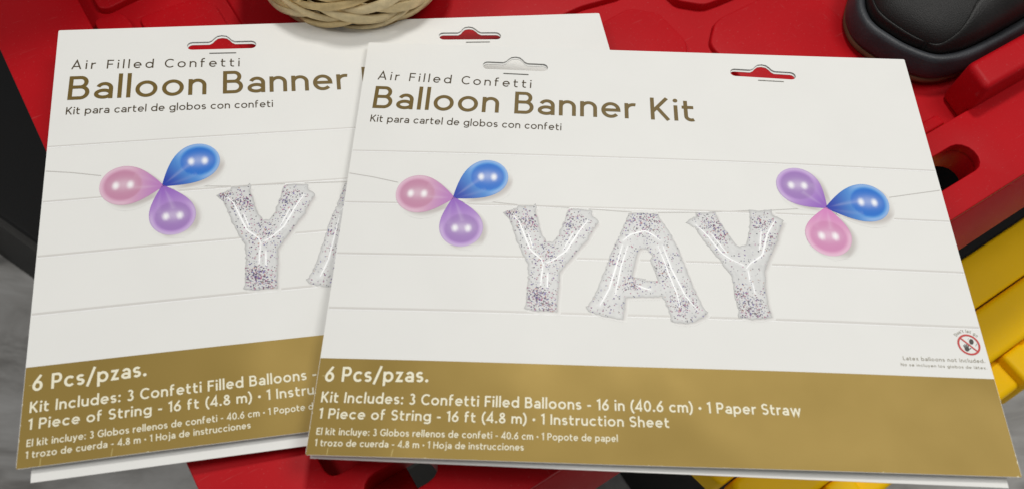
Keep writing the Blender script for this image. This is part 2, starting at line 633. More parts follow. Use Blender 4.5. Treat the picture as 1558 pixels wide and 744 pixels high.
def glyph(c, h):
    """(width, strokes, dots) of one character; cap height 1; h is half the stroke weight"""
    X = XH
    S, D = [], []
    if c in 'oO0':
        if c == 'o':
            w, H = .74, X
        else:
            w, H = .68, 1.0
        S.append(arc(w / 2, H / 2, w / 2 - h, H / 2 - h + .01, 0, 360, 36))
    elif c in 'aá':
        w = .62
        xr = w - h
        S.append([(xr, 0), (xr, .43)] + arc(.33, .43, xr - .33, X - h - .43 + .01, 0, 158)[1:])
        S.append(arc(xr / 2 + h * .5, .205, xr / 2 - h * .5, .205 - h + .008, 0, 360, 30))
        if c == 'á':
            S.append([(.27, .80), (.40, 1.0)])
    elif c in 'nhmu':
        w = .98 if c == 'm' else .62
        if c == 'u':
            S.append([(h, X), (h, .28)] + arc((w) / 2, .28, w / 2 - h, .28 - h + .01, 180, 360)[1:] + [(w - h, X)])
            S.append([(w - h, X), (w - h, 0)])
        else:
            S.append([(h, 0), (h, ASC if c == 'h' else X)])
            k = 2 if c == 'm' else 1
            ww = (w - 2 * h) / k
            for i in range(k):
                x0 = h + ww * i
                S.append(arc(x0 + ww / 2, X - .29, ww / 2, .29 - h + .01, 180, 0) + [(x0 + ww, 0)])
    elif c == 'r':
        w = .38
        S.append([(h, 0), (h, X)])
        S.append(arc(h + .27, X - .29, .27, .29 - h + .01, 180, 75))
    elif c == 'i':
        w = 2 * h
        S.append([(h, 0), (h, X)])
        D.append((h, X + .22, h * 1.28))
    elif c == 'j':
        w = .26
        S.append([(w - h, X), (w - h, -.12)] + arc(w - h - .16, -.12, .16, .15 - h, 0, -100)[1:])
        D.append((w - h, X + .22, h * 1.28))
    elif c == 'l':
        w = 2 * h
        S.append([(h, 0), (h, ASC)])
    elif c == 't':
        w = .46
        x = .14
        S.append([(x, .92), (x, .22)] + arc(x + .19, .22, .19, .22 - h + .01, 180, 300)[1:])
        S.append([(0, X - h), (w - .03, X - h)])
    elif c == 'f':
        w = .44
        x = .13
        S.append([(x, 0), (x, .84)] + arc(x + .2, .84, .2, ASC - .84 - h, 180, 70)[1:])
        S.append([(0, X - h), (w - .06, X - h)])
    elif c == 'e':
        w = .70
        S.append([(h, X / 2)] + arc(w / 2, X / 2, w / 2 - h, X / 2 - h + .01, 0, 318))
    elif c == 'c':
        w = .64
        S.append(arc(.36, X / 2, .36 - h, X / 2 - h + .01, 42, 318))
    elif c == 's':
        w = .52
        ry = (X / 2 - h) / 2 + .003
        rx = w / 2 - h
        S.append(arc(w / 2, X / 2 + ry, rx, ry, 30, 270) + arc(w / 2, X / 2 - ry, rx, ry, 90, -152)[1:])
    elif c in 'dbpg':
        w = .72
        S.append(arc(w / 2, X / 2, w / 2 - h, X / 2 - h + .01, 0, 360, 36))
        if c == 'd':
            S.append([(w - h, 0), (w - h, ASC)])
        elif c == 'b':
            S.append([(h, 0), (h, ASC)])
        elif c == 'p':
            S.append([(h, DSC), (h, X)])
        else:
            S.append([(w - h, X), (w - h, -.05)] + arc(w / 2, -.05, w / 2 - h, .23 - h, 0, -150)[1:])
    elif c == 'k':
        w = .60
        S.append([(h, 0), (h, ASC)])
        S.append([(w - h * 1.3, X), (h, .24)])
        S.append([(.22, .40), (w - h * .9, 0)])
    elif c == 'w':
        w = .98
        S += [[(h * .8, X), (.27, .02), (w / 2, X - .02)], [(w / 2, X - .02), (w - .27, .02), (w - h * .8, X)]]
    elif c == 'v':
        w = .62
        S.append([(h * .8, X), (w / 2, 0), (w - h * .8, X)])
    elif c == 'x':
        w = .60
        S += [[(h, X), (w - h, 0)], [(w - h, X), (h, 0)]]
    elif c == 'y':
        w = .62
        S.append([(h * .8, X), (w / 2, .04)])
        S.append([(w - h * .8, X), (w / 2 - .10, DSC + .08), (.08, DSC + h)])
    elif c == 'z':
        w = .54
        S.append([(.02, X - h), (w - h * 1.6, X - h), (h * 1.6, h), (w, h)])
    elif c == 'A':
        w = .88
        S.append([(h, 0), (w / 2, 1 - h * .4), (w - h, 0)])
        S.append([(.2, .30), (w - .2, .30)])
    elif c == 'B':
        w = .70
        y2 = .53
        r1, r2 = (1 - h - y2) / 2, (y2 - h) / 2
        S.append([(h, 0), (h, 1)])
        S.append([(h, 1 - h)] + arc(.38, y2 + r1, .26 - h, r1, 90, -90) + [(h, y2)])
        S.append([(h, y2)] + arc(.40, h + r2, .30 - h, r2, 90, -90) + [(h, h)])
    elif c == 'C':
        w = .80
        S.append(arc(.48, .5, .48 - h, .5 - h + .01, 46, 314))
    elif c == 'D':
        w = .82
        S.append([(h, 0), (h, 1)])
        S.append([(h, 1 - h)] + arc(.36, .5, w - .36 - h, .5 - h, 90, -90) + [(h, h)])
    elif c in 'EF':
        w = .58
        S.append([(h, 0), (h, 1)])
        S.append([(h, 1 - h), (w, 1 - h)])
        S.append([(h, .50), (w - .06, .50)])
        if c == 'E':
            S.append([(h, h), (w, h)])
    elif c == 'G':
        w = .86
        S.append(arc(.48, .5, .48 - h, .5 - h + .01, 46, 318) + [(.84, .46), (.50, .46)])
    elif c == 'H':
        w = .76
        S += [[(h, 0), (h, 1)], [(w - h, 0), (w - h, 1)], [(h, .51), (w - h, .51)]]
    elif c == 'I':
        w = 2 * h
        S.append([(h, 0), (h, 1)])
    elif c == 'K':
        w = .70
        S += [[(h, 0), (h, 1)], [(w - h * 1.3, 1), (h, .36)], [(.25, .54), (w - h * .8, 0)]]
    elif c == 'L':
        w = .54
        S += [[(h, 0), (h, 1)], [(h, h), (w, h)]]
    elif c == 'N':
        w = .78
        S.append([(h, 0), (h, 1 - h), (w - h, h), (w - h, 1)])
    elif c == 'P':
        w = .66
        r = (1 - h - .44) / 2
        S.append([(h, 0), (h, 1)])
        S.append([(h, 1 - h)] + arc(.38, .44 + r, .28 - h, r, 90, -90) + [(h, .44)])
    elif c == 'S':
        w = .64
        ry = (.5 - h) / 2 + .003
        rx = w / 2 - h
        S.append(arc(w / 2, .5 + ry, rx, ry, 28, 270) + arc(w / 2, .5 - ry, rx, ry, 90, -152)[1:])
    elif c == '1':
        w = .32
        S.append([(0, .83), (w - h, .99 - h * .5), (w - h, 0)])
    elif c == '3':
        w = .58
        S.append(arc(.28, .755, .25 - h, .245 - h + .01, 150, -90))
        S.append(arc(.28, .27, .30 - h, .28 - h + .01, 90, -150))
    elif c == '4':
        w = .66
        S.append([(.50, 0), (.50, 1 - h * .3), (.06, .26), (w, .26)])
    elif c == '6':
        w = .64
        S.append(arc(w / 2, .32, w / 2 - h, .32 - h + .01, 0, 360, 32))
        S.append([(.52, 1.0), (.16, .55), (h * 1.1, .36)])
    elif c == '8':
        w = .62
        S.append(arc(w / 2, .27, w / 2 - h, .28 - h, 0, 360, 32))
        S.append(arc(w / 2, .765, .25 - h, .245 - h, 0, 360, 30))
    elif c == '.':
        w = 2.6 * h
        D.append((w / 2, h * 1.2, h * 1.35))
    elif c == ':':
        w = 2.6 * h
        D += [(w / 2, h * 1.2, h * 1.3), (w / 2, X - h * 1.4, h * 1.3)]
    elif c == '•':
        w = .24
        D.append((w / 2, .42, h * 1.75))
    elif c == '-':
        w = .36
        S.append([(0, .38), (w, .38)])
    elif c == '/':
        w = .52
        S.append([(.02, -.16), (w - .02, 1.06)])
    elif c == '(':
        w = .30
        S.append(arc(.62, .43, .62 - h, .72, 122, 238))
    elif c == ')':
        w = .30
        S.append(arc(-.32, .43, .62 - h, .72, 58, -58))
    elif c == "'":
        w = 2 * h
        S.append([(h, .72), (h, 1.0)])
    else:
        w = .3
    return w, S, D


def layout(text, h, track):
    x, items = 0.0, []
    for c in text:
        if c == ' ':
            x += .22 + track * 1.2
            continue
        w, S, D = glyph(c, h)
        items.append((x, S, D))
        x += w + track
    return x - track, items


CW, CH = .305, .23638
HA = ((0.00038453304919896337, -2.53097278764402e-05, -0.3704661131338561),
      (-1.4167271518826784e-05, 0.000450127952940904, -0.14257834028106336),
      (-1.818064797442464e-05, 0.0005508866345422867, 1.0))


def art(px, py):
    """a traced mark of the printed artwork -> metres on the card (x right, y up, origin at its middle)"""
    x, y, w = (r[0] * px + r[1] * py + r[2] for r in HA)
    return (x / w, -y / w)


def warp(x, y):
    """the card is not quite flat: it bellies a little over what is inside"""
    u, v = x / CW + .5, y / CH + .5
    b = math.sin(PI * max(0, min(1, u))) * math.sin(PI * max(0, min(1, v)))
    b *= .0026
    b += .0005 * math.sin(u * 9.0 + 1.0) * math.sin(PI * max(0, min(1, u))) * (1 - v)
    return b


def stroke(mb, line, hw, lift, c, closed=False):
    n = len(line)
    if n < 2:
        return
    L, R = [], []
    for i in range(n):
        p = Vector(line[i])
        a = Vector(line[i - 1]) if i else (Vector(line[-2]) if closed else None)
        b = Vector(line[i + 1]) if i < n - 1 else (Vector(line[1]) if closed else None)
        d1 = (p - a).normalized() if a is not None else None
        d2 = (b - p).normalized() if b is not None else None
        if d1 is None:
            d1 = d2
        if d2 is None:
            d2 = d1
        n1, n2 = Vector((-d1.y, d1.x)), Vector((-d2.y, d2.x))
        m = n1 + n2
        if m.length < 1e-6:
            m = n1
        m.normalize()
        k = 1 / max(.35, m.dot(n1))
        L.append(p + m * hw * k)
        R.append(p - m * hw * k)
    li = [mb.vert((q.x, q.y, warp(q.x, q.y) + lift), c) for q in L]
    ri = [mb.vert((q.x, q.y, warp(q.x, q.y) + lift), c) for q in R]
    for i in range(n - 1):
        mb.f.append([ri[i], ri[i + 1], li[i + 1], li[i]])


def disc(mb, x, y, r, lift, c, n=16):
    mb.poly([(x + r * math.cos(2 * PI * i / n), y + r * math.sin(2 * PI * i / n),
              warp(x, y) + lift) for i in range(n)], c)


def set_line(mb, text, start, end, cap, weight, track, c=(1, 1, 1, 1), lift=.00012, condense=1.0):
    """one line of lettering between two baseline points"""
    a, b = Vector(art(*start)), Vector(art(*end))
    h = weight / 2
    W, items = layout(text, h, track)
    d = b - a
    ang = math.atan2(d.y, d.x)
    sx = d.length / W
    ca, sa = math.cos(ang), math.sin(ang)
    k = 0

    def put(gx, gy):
        X, Y = gx * sx, gy * cap
        return (a.x + X * ca - Y * sa, a.y + X * sa + Y * ca)
    hw = h * cap
    for x, S, D in items:
        for s in S:
            k += 1
            cl = s[0] == s[-1] or math.hypot(s[0][0] - s[-1][0], s[0][1] - s[-1][1]) < 1e-6
            stroke(mb, [put(x + q[0], q[1]) for q in s], hw, lift + (k % 5) * 4e-6, c, cl)
        for q in D:
            X, Y = put(x + q[0], q[1])
            disc(mb, X, Y, q[2] * cap, lift, c)


def cap_of(bottom, top):
    return (Vector(art(*top)) - Vector(art(*bottom))).length


# ------------------------------------------------------------------ printed artwork
def lerp(a, b, t):
    t = max(0, min(1, t))
    return tuple(a[i] + (b[i] - a[i]) * t for i in range(3)) + (1.0,)


def smooth(t):
    t = max(0, min(1, t))
    return t * t * (3 - 2 * t)


def balloon(mb, knot, far, width, base, deep, tipc, core_turn=0.0):
    """a printed drop shaped pearl balloon, shaded the way the print shows it; first its soft printed shadow"""
    k, f = Vector(art(*knot)), Vector(art(*far))
    # width in card metres from the traced width
    mid = ((knot[0] * .4 + far[0] * .6), (knot[1] * .4 + far[1] * .6))
    dx, dy = far[0] - knot[0], far[1] - knot[1]
    l = math.hypot(dx, dy)
    nx, ny = -dy / l, dx / l
    W = (Vector(art(mid[0] + nx * width / 2, mid[1] + ny * width / 2)) -
         Vector(art(mid[0] - nx * width / 2, mid[1] - ny * width / 2))).length
    ax = f - k
    L = ax.length
    ax.normalize()
    pn = Vector((-ax.y, ax.x))
    lc = 1 - .5 * W / L * 1.02

    def half(t):
        if t >= lc:
            return W / 2 * math.sqrt(max(0, 1 - ((t - lc) / (1 - lc)) ** 2))
        s = t / lc
        return W / 2 * (.06 * (1 - s) + .94 * math.sin(PI / 2 * s) ** 1.0 + .06 * s)
    NL, NW = 44, 30
    # printed shadow
    sh = Vector((.0022, -.0018))
    rows = []
    for i in range(NL + 1):
        t = i / NL * 1.03
        row = []
        for j in range(NW + 1):
            s = -1 + 2 * j / NW
            hw = half(min(t, 1)) * 1.10 + .0006
            p = k + ax * L * t + pn * hw * s + sh
            e = min(1 - abs(s), (1.03 - t) * 1.5, t * 1.2)
            c = lerp(PAPER, lin(196, 190, 186), smooth(e * 3.2))
            row.append(mb.vert((p.x, p.y, warp(p.x, p.y) + .00007), c))
        rows.append(row)
    for i in range(NL):
        for j in range(NW):
            mb.f.append([rows[i][j], rows[i + 1][j], rows[i + 1][j + 1], rows[i][j + 1]])
    rows = []
    hx = Vector((1, 0))
    cc = k + ax * L * (lc + .02)                        # middle of the round end
    for i in range(NL + 1):
        t = 1 - (1 - i / NL) ** 1.3
        row = []
        for j in range(NW + 1):
            s = math.sin((-1 + 2 * j / NW) * PI / 2)
            p = k + ax * L * t + pn * half(t) * s
            rr = max(abs(s), 0)
            q = p - cc
            R = W / 2
            r2 = math.hypot(q.x * .98, q.y) / R
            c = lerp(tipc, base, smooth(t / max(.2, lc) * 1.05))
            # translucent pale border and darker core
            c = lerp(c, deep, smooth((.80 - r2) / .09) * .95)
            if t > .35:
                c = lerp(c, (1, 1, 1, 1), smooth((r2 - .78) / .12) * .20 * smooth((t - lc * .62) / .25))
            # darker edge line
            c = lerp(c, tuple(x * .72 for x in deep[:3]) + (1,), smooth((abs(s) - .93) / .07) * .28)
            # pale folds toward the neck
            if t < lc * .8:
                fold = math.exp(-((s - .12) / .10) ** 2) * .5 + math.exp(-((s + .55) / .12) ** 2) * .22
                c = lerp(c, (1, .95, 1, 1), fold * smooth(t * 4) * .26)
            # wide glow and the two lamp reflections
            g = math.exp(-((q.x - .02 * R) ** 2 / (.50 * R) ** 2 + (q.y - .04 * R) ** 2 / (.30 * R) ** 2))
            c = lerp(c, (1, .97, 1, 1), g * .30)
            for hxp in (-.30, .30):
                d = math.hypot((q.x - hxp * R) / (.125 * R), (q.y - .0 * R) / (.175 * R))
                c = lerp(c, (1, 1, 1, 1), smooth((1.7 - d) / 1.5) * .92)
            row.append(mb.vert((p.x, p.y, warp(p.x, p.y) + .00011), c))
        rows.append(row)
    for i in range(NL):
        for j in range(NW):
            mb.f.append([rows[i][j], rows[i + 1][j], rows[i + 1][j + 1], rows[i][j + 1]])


def tr(pts, ox, oy, sc=3.72):
    return [art(ox + x / sc, oy + y / sc) for x, y in pts]


def wobble(loop, amp, step=.0011):
    """puckered seam of a foil balloon"""
    out = []
    n = len(loop)
    for i in range(n):
        a, b = Vector(loop[i]), Vector(loop[(i + 1) % n])
        k = max(1, int((b - a).length / step))
        for s in range(k):
            p = a + (b - a) * s / k
            nn = noise.noise(Vector((p.x * 900, p.y * 900, 3.1)))
            d = (b - a).normalized()
            p = p + Vector((-d.y, d.x)) * nn * amp
            out.append((p.x, p.y))
    return out


CONF = [lin(86, 58, 120), lin(58, 62, 130), lin(150, 76, 116), lin(176, 98, 128), lin(96, 62, 132), lin(48, 42, 60), lin(62, 54, 72),
        lin(104, 100, 112), lin(128, 84, 112), lin(92, 92, 150), lin(74, 60, 92), lin(142, 138, 146), lin(58, 46, 62), lin(160, 112, 134), lin(178, 130, 112),
        lin(126, 110, 170), lin(196, 150, 176)]


def foil_letter(parent, outline, hole, shine, clusters, n_conf, seed):
    rnd = random.Random(seed)
    out = wobble(outline, .0008)
    holes = [hole] if hole else []
    mb = MB()
    # soft printed shadow to the right and below
    sh = (.0016, -.0014)
    v, f = sheet([(x + sh[0], y + sh[1]) for x, y in outline], [[(x + sh[0], y + sh[1]) for x, y in hole]] if hole else [], .0011)
    lp = [[(x + sh[0], y + sh[1]) for x, y in outline]] + ([[(x + sh[0], y + sh[1]) for x, y in hole]] if hole else [])
    ids = []
    for p in v:
        d = min(dist_loop(p, l) for l in lp)
        ids.append(mb.vert((p[0], p[1], warp(p[0], p[1]) + .00006), lerp(PAPER, lin(198, 193, 190), smooth(d / .0022))))
    for t in f:
        mb.f.append([ids[i] for i in t])
    v, f = sheet(out, holes, .00075)
    loops = [out] + holes
    ids = []
    basec, edge, lite = lin(213, 213, 211), lin(182, 181, 179), lin(240, 240, 238)
    for p in v:
        d = min(dist_loop(p, l) for l in loops)
        nz = noise.noise(Vector((p[0] * 260, p[1] * 260, seed)))
        nz2 = noise.noise(Vector((p[0] * 900, p[1] * 900, seed + 5)))
        c = lerp(basec, lin(194, 194, 193), .4 + nz * .9)
        c = lerp(c, lite, nz2 * .5)
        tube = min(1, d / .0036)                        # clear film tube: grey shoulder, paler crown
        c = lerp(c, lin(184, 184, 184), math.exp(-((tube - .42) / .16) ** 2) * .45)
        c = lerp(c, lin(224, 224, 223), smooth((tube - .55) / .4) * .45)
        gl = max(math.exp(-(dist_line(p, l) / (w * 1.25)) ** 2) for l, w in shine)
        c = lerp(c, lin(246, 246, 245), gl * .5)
        c = lerp(c, edge, 1 - smooth(d / .0009))
        c = lerp(c, lin(232, 232, 230), math.exp(-((d - .0017) / .0006) ** 2) * .55)
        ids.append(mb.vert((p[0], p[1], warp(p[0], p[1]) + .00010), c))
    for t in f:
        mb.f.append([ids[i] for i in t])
    xs = [p[0] for p in out]
    ys = [p[1] for p in out]

    def flake(x, y, big=1.0):
        if not inside((x, y), out) or any(inside((x, y), h) for h in holes):
            return
        if min(dist_loop((x, y), l) for l in loops) < .0004:
            return
        a = rnd.random() * PI
        s = rnd.uniform(.00014, .00033) * big
        r = s * rnd.uniform(.45, 1.0)
        c = rnd.choice(CONF)
        ca, sa = math.cos(a), math.sin(a)
        z = warp(x, y) + .00013 + rnd.random() * 2e-5
        mb.poly([(x + s * ca * i - r * sa * j, y + s * sa * i + r * ca * j, z) for i, j in ((-1, -1), (1, -1), (1, 1), (-1, 1))], c)
    for _ in range(int(n_conf * 2.0)):
        flake(rnd.uniform(min(xs), max(xs)), rnd.uniform(min(ys), max(ys)))
    for (cx, cy), rad, k in clusters:
        for _ in range(int(k * 2.0)):
            flake(rnd.gauss(cx, rad * 1.25), rnd.gauss(cy, rad * 1.25), 1.15)
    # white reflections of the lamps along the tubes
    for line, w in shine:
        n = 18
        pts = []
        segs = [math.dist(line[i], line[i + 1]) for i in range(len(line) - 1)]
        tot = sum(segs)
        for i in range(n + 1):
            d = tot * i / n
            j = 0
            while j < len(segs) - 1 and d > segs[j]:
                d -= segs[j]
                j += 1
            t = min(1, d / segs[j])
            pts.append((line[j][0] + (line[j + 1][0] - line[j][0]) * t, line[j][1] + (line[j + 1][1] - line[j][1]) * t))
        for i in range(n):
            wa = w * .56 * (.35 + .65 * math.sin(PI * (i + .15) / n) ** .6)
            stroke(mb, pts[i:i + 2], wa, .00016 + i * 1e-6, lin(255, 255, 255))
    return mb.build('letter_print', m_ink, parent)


def slot_outline(lx, ly, rx, ry, drop=0.0, grow=0.0):
    """hang slot from its left end to its right end (metres on card)"""
    a, b = Vector((lx, ly)), Vector((rx, ry))
    d = (b - a)
    L = d.length
    d.normalize()
    n = Vector((-d.y, d.x))
    r = .0028 + grow
    pts = []
    for k in range(9):                                   # left end
        t = -PI / 2 - PI * k / 8
        pts.append((r + r * math.cos(t) - grow, r * math.sin(t)))
    m = L / 2
    prof = [(-.0068, 0), (-.0052, .0010), (-.0040, .0026), (-.0024, .0041), (0, .0046), (.0024, .0041), (.0040, .0026), (.0052, .0010), (.0068, 0)]
    for x, y in prof:
        pts.append((m + x, r + y))
    for k in range(9):
        t = PI / 2 - PI * k / 8
        pts.append((L - r + r * math.cos(t) + grow, r * math.sin(t)))
    return [(a.x + d.x * x + n.x * (y - drop), a.y + d.y * x + n.y * (y - drop)) for x, y in pts][::-1]


def panel(name, v, f, zf, parent, thick=.0003):
    """a card panel: smooth printed face, separate cut edges and back"""
    mb = MB()
    for p in v:
        mb.vert((p[0], p[1], zf(p[0], p[1])))
    mb.f = [list(t) for t in f]
    nt = len(mb.f)
    n = len(v)
    for p in v:
        mb.vert((p[0], p[1], zf(p[0], p[1]) - thick))
    for t in f:
        mb.f.append([t[2] + n, t[1] + n, t[0] + n])
    seen = set()
    for t in f:
        for i in range(3):
            seen.add((t[i], t[(i + 1) % 3]))
    for (a, b) in seen:
        if (b, a) not in seen:
            q = [mb.v[a + n], mb.v[b + n], mb.v[b], mb.v[a]]
            mb.poly(q)
    o = mb.build(name, m_paper, parent)
    sm = [i < nt for i in range(len(o.data.polygons))]
    o.data.polygons.foreach_set('use_smooth', sm)
    return o


def back_sheet(kit, bl, br, gap):
    """plain white rear panel folded at the top, its lower corners showing past the front panel"""
    hl, hr, gl, gr = art(734.5, 100), art(833.7, 104.5), art(1110.5, 111), art(1210.5, 117)
    bs = [slot_outline(*hl, *hr, drop=.0011), slot_outline(*gl, *gr, drop=.0011)]
    v, f = sheet([(-CW / 2, -CH / 2), (CW / 2, -CH / 2), (CW / 2, CH / 2), (-CW / 2, CH / 2)], bs, .012)
    w = []
    for p in v:
        t, u = (CH / 2 - p[1]) / CH, p[0] / CW + .5
        w.append((p[0] + t * (bl[0] * (1 - u) - br[0] * u) + (.0004 if u < .001 else -.0004 if u > .999 else 0),
                  p[1] - t * (bl[1] * (1 - u) + br[1] * u) - (.0002 if t < .001 else 0)))
    return panel('back_panel', w, f, lambda x, y: -.0006 - gap * smooth((CH / 2 - y) / CH * 1.05), kit)


GROUP = 'balloon banner kits lying overlapped on the red lid'


def make_kit(name, label, mtx, back_args):
    kit = empty(name, label, 'party kit', mtx, GROUP)
    hl = art(734.5, 100)
    hr = art(833.7, 104.5)
    gl = art(1110.5, 111)
    gr = art(1210.5, 117)
    slots = [slot_outline(*hl, *hr), slot_outline(*gl, *gr)]
    # ---- front panel
    v, f = sheet(rounded([(-CW / 2, -CH / 2), (CW / 2, -CH / 2), (CW / 2, CH / 2), (-CW / 2, CH / 2)], .0009, 3), slots, .006)
    panel('front_panel', v, f, warp, kit)
    back_sheet(kit, *back_args)
    # ---- staples
    for p, q in (((766, 113.6), (804, 115.6)), ((1153.4, 124), (1191.8, 126))):
        a, b = Vector(art(*p)), Vector(art(*q))
        mb = MB()
        pts = [(a.x, a.y, -.0006), (a.x, a.y, .0003), (b.x, b.y, .0003), (b.x, b.y, -.0006)]
        d = (b - a).normalized()
        n = Vector((-d.y, d.x))
        r = .00022
        rows = []
        for i, p3 in enumerate(pts):
            px, py, pz = p3
            pz += warp(px, py)
            ring = []
            for k in range(8):
                t = 2 * PI * k / 8
                if i in (0, 3):
                    off = (n * math.cos(t) * r + d * math.sin(t) * r)
                    ring.append(mb.vert((px + off.x, py + off.y, pz)))
                else:
                    off = n * math.cos(t) * r
                    sg = (-1 if i == 1 else 1)
                    ring.append(mb.vert((px + off.x + sg * d.x * r * .0, py + off.y, pz + math.sin(t) * r)))
            rows.append(ring)
        for i in range(3):
            for k in range(8):
                mb.f.append([rows[i][k], rows[i][(k + 1) % 8], rows[i + 1][(k + 1) % 8], rows[i + 1][k]])
        o = mb.build('staple', m_steel, kit)
        fix_normals(o)
    # ---- gold band
    mb = MB()
    yb = (art(486, 545.5)[1] + art(1512, 575)[1]) / 2
    nx, ny = 60, 14
    g = [[mb.vert((-CW / 2 + .00015 + (CW - .0003) * i / nx, -CH / 2 + .00012 + (yb + CH / 2 - .00012) * j / ny, 0)) for j in range(ny + 1)] for i in range(nx + 1)]
    mb.v = [(x, y, warp(x, y) + .00006) for x, y, z in mb.v]
    for i in range(nx):
        for j in range(ny):
            mb.f.append([g[i][j], g[i + 1][j], g[i + 1][j + 1], g[i][j + 1]])
    mb.c = [GOLD] * len(mb.v)
    # ---- rubbed nicks along the lower edge and one crease
    rn = random.Random(21)
    yb0 = -CH / 2 + .0002
    for _ in range(9):
        x = rn.uniform(-CW / 2 + .001, CW / 2 - .001)
        w = rn.uniform(.0001, .0006)
        hh = rn.uniform(.0001, .0003)
        mb.poly([(x - w, yb0, warp(x, yb0) + .00008), (x + w, yb0, warp(x, yb0) + .00008), (x + w * .3, yb0 + hh, warp(x, yb0) + .00008), (x - w * .5, yb0 + hh * .7, warp(x, yb0) + .00008)], lin(236, 228, 200))
    for j in range(3):
        for sx in (-1, 1):
            y = rn.uniform(-CH / 2, -CH / 2 + .05)
            x = sx * (CW / 2 - .0002)
            hh, w = rn.uniform(.0002, .0009), rn.uniform(.00012, .0003)
            q = [(x, y - hh), (x, y + hh), (x - sx * w, y + hh * .4), (x - sx * w * .7, y - hh * .5)]
            mb.poly([(a_, b_, warp(a_, b_) + .00008) for a_, b_ in q], lin(236, 228, 200))
    for px0, py0, px1, py1 in ((595, 694.5, 598, 683), (497, 693, 499, 681), (40 + 458, 571.5, 40 + 450, 571)):
        stroke(mb, [art(px0, py0), art(px1, py1)], .00012, .00008, lin(196, 178, 120))
    mb.build('gold_band', m_gold, kit, True)
    # ---- lettering
    mb = MB()
    set_line(mb, 'Air Filled Confetti', (574.3, 121.6), (807.9, 136.2), cap_of((574.3, 121.6), (576, 109.2)), .115, .36)
    mb.build('heading_text', m_brown, kit)
    mb = MB()
    set_line(mb, 'Balloon Banner Kit', (566.6, 165.1), (1056.9, 188.3), cap_of((566.6, 165.1), (571.5, 131.7)), .134, .165)
    mb.build('title_text', m_bronze, kit)
    mb = MB()
    set_line(mb, 'Kit para cartel de globos con confeti', (563.1, 185.8), (853.6, 201.8), cap_of((563.1, 185.8), (564.5, 175.3)), .125, .16)
    mb.build('subtitle_text', m_brown, kit)
    mb = MB()
    set_line(mb, '6 Pcs/pzas.', (494, 580.2), (651.4, 582.0), cap_of((520.4, 580.9), (522.4, 558.3)), .155, .17)
    set_line(mb, 'Kit Includes: 3 Confetti Filled Balloons - 16 in (40.6 cm) • 1 Paper Straw', (488.2, 611.6), (1218, 633.2),
             cap_of((488.2, 611.6), (490.3, 595.3)), .155, .16)
    set_line(mb, '1 Piece of String - 16 ft (4.8 m) • 1 Instruction Sheet', (484.7, 636.2), (1018.4, 650.8),
             cap_of((488, 636), (489.5, 620.3)), .155, .16)
    set_line(mb, 'El kit incluye: 3 Globos rellenos de confeti - 40.6 cm • 1 Popote de papel', (481, 660.9), (940, 671.7),
             cap_of((481, 660.9), (482, 650.3)), .145, .155)
    set_line(mb, '1 trozo de cuerda - 4.8 m • 1 Hoja de instrucciones', (478.5, 678.1), (796.8, 685),
             cap_of((659, 681.3), (659, 671.0)), .145, .155)
    mb.build('contents_text', m_white, kit)
    # ---- printed board joints and string
    mb = MB()
    joint, pale = lin(214, 211, 206), lin(243, 242, 240)
    for (a, b, w) in (((538, 228), (1424, 261), .00034), ((526, 307), (1443, 337.3), .00040),
                      ((513.7, 385), (1464.5, 414.3), .00050), ((499.5, 468), (1487, 497.8), .00055)):
        p, q = Vector(art(*a)), Vector(art(*b))
        p.x, q.x = -CW / 2 + .0004, CW / 2 - .0004
        y = (p.y + q.y) / 2
        p.y, q.y = y + (p.y - y) * .6, y + (q.y - y) * .6
        line = [tuple(p + (q - p) * i / 40) for i in range(41)]
        stroke(mb, line, w, .00004, joint)
        stroke(mb, [(x, yy - w - .00035) for x, yy in line], .0003, .000035, pale)
    mb.build('board_print', m_ink, kit)
    cord = lin(196, 193, 188)
    for pts in ([(531.7, 263.7), (567, 270), (606, 279)], [(690, 303), (730, 308.5), (787, 315)], [(805, 316.6), (866, 320)],
                [(895, 322), (960, 327)], [(1000, 328), (1060, 327.5)], [(1085, 327), (1140, 324.5)], [(1168, 324), (1215, 321), (1256, 318)],
                [(1345, 303), (1390, 296), (1430, 290)]):
        mb = MB()
        stroke(mb, [art(*p) for p in pts], .00026, .00005, cord)
        mb.build('string_print', m_ink, kit)
    # ---- printed balloons
    pink = (lin(214, 164, 190), lin(196, 136, 166), lin(186, 126, 190))
    pink2 = (lin(222, 162, 196), lin(208, 136, 180), lin(214, 132, 192))
    blue = (lin(82, 152, 222), lin(20, 108, 204), lin(34, 54, 166))
    purple = (lin(184, 146, 208), lin(158, 120, 186), lin(148, 98, 190))
    K1, K2 = (690.5, 303.5), (1255.5, 319)
    for kn, far, w, cols in ((K1, (603, 292.5), 57, pink), (K1, (767, 257.5), 56, blue), (K1, (709, 377), 66, purple),
                             (K2, (1186, 266), 54, purple), (K2, (1349.5, 306), 57, blue), (K2, (1261, 392), 69, pink2)):
        mb = MB()
        balloon(mb, kn, far, w, *cols)
        mb.build('balloon_print', m_ink, kit)
    # ---- printed foil letters
    Y1 = tr([(92, 100), (118, 88), (170, 76), (178, 60), (262, 64), (280, 52), (282, 72), (276, 90), (290, 130), (300, 180), (318, 235), (342, 263),
             (372, 266), (400, 235), (430, 170), (455, 112), (455, 88), (475, 80), (530, 86), (598, 92), (592, 118), (634, 150), (624, 172), (602, 198),
             (565, 265), (520, 310), (475, 365), (435, 408), (414, 440), (410, 520), (402, 600), (400, 662), (340, 653), (280, 655), (210, 640), (222, 600),
             (228, 540), (235, 450), (235, 390), (207, 340), (180, 280), (157, 220), (140, 160), (122, 130)], 740, 300)[::-1]
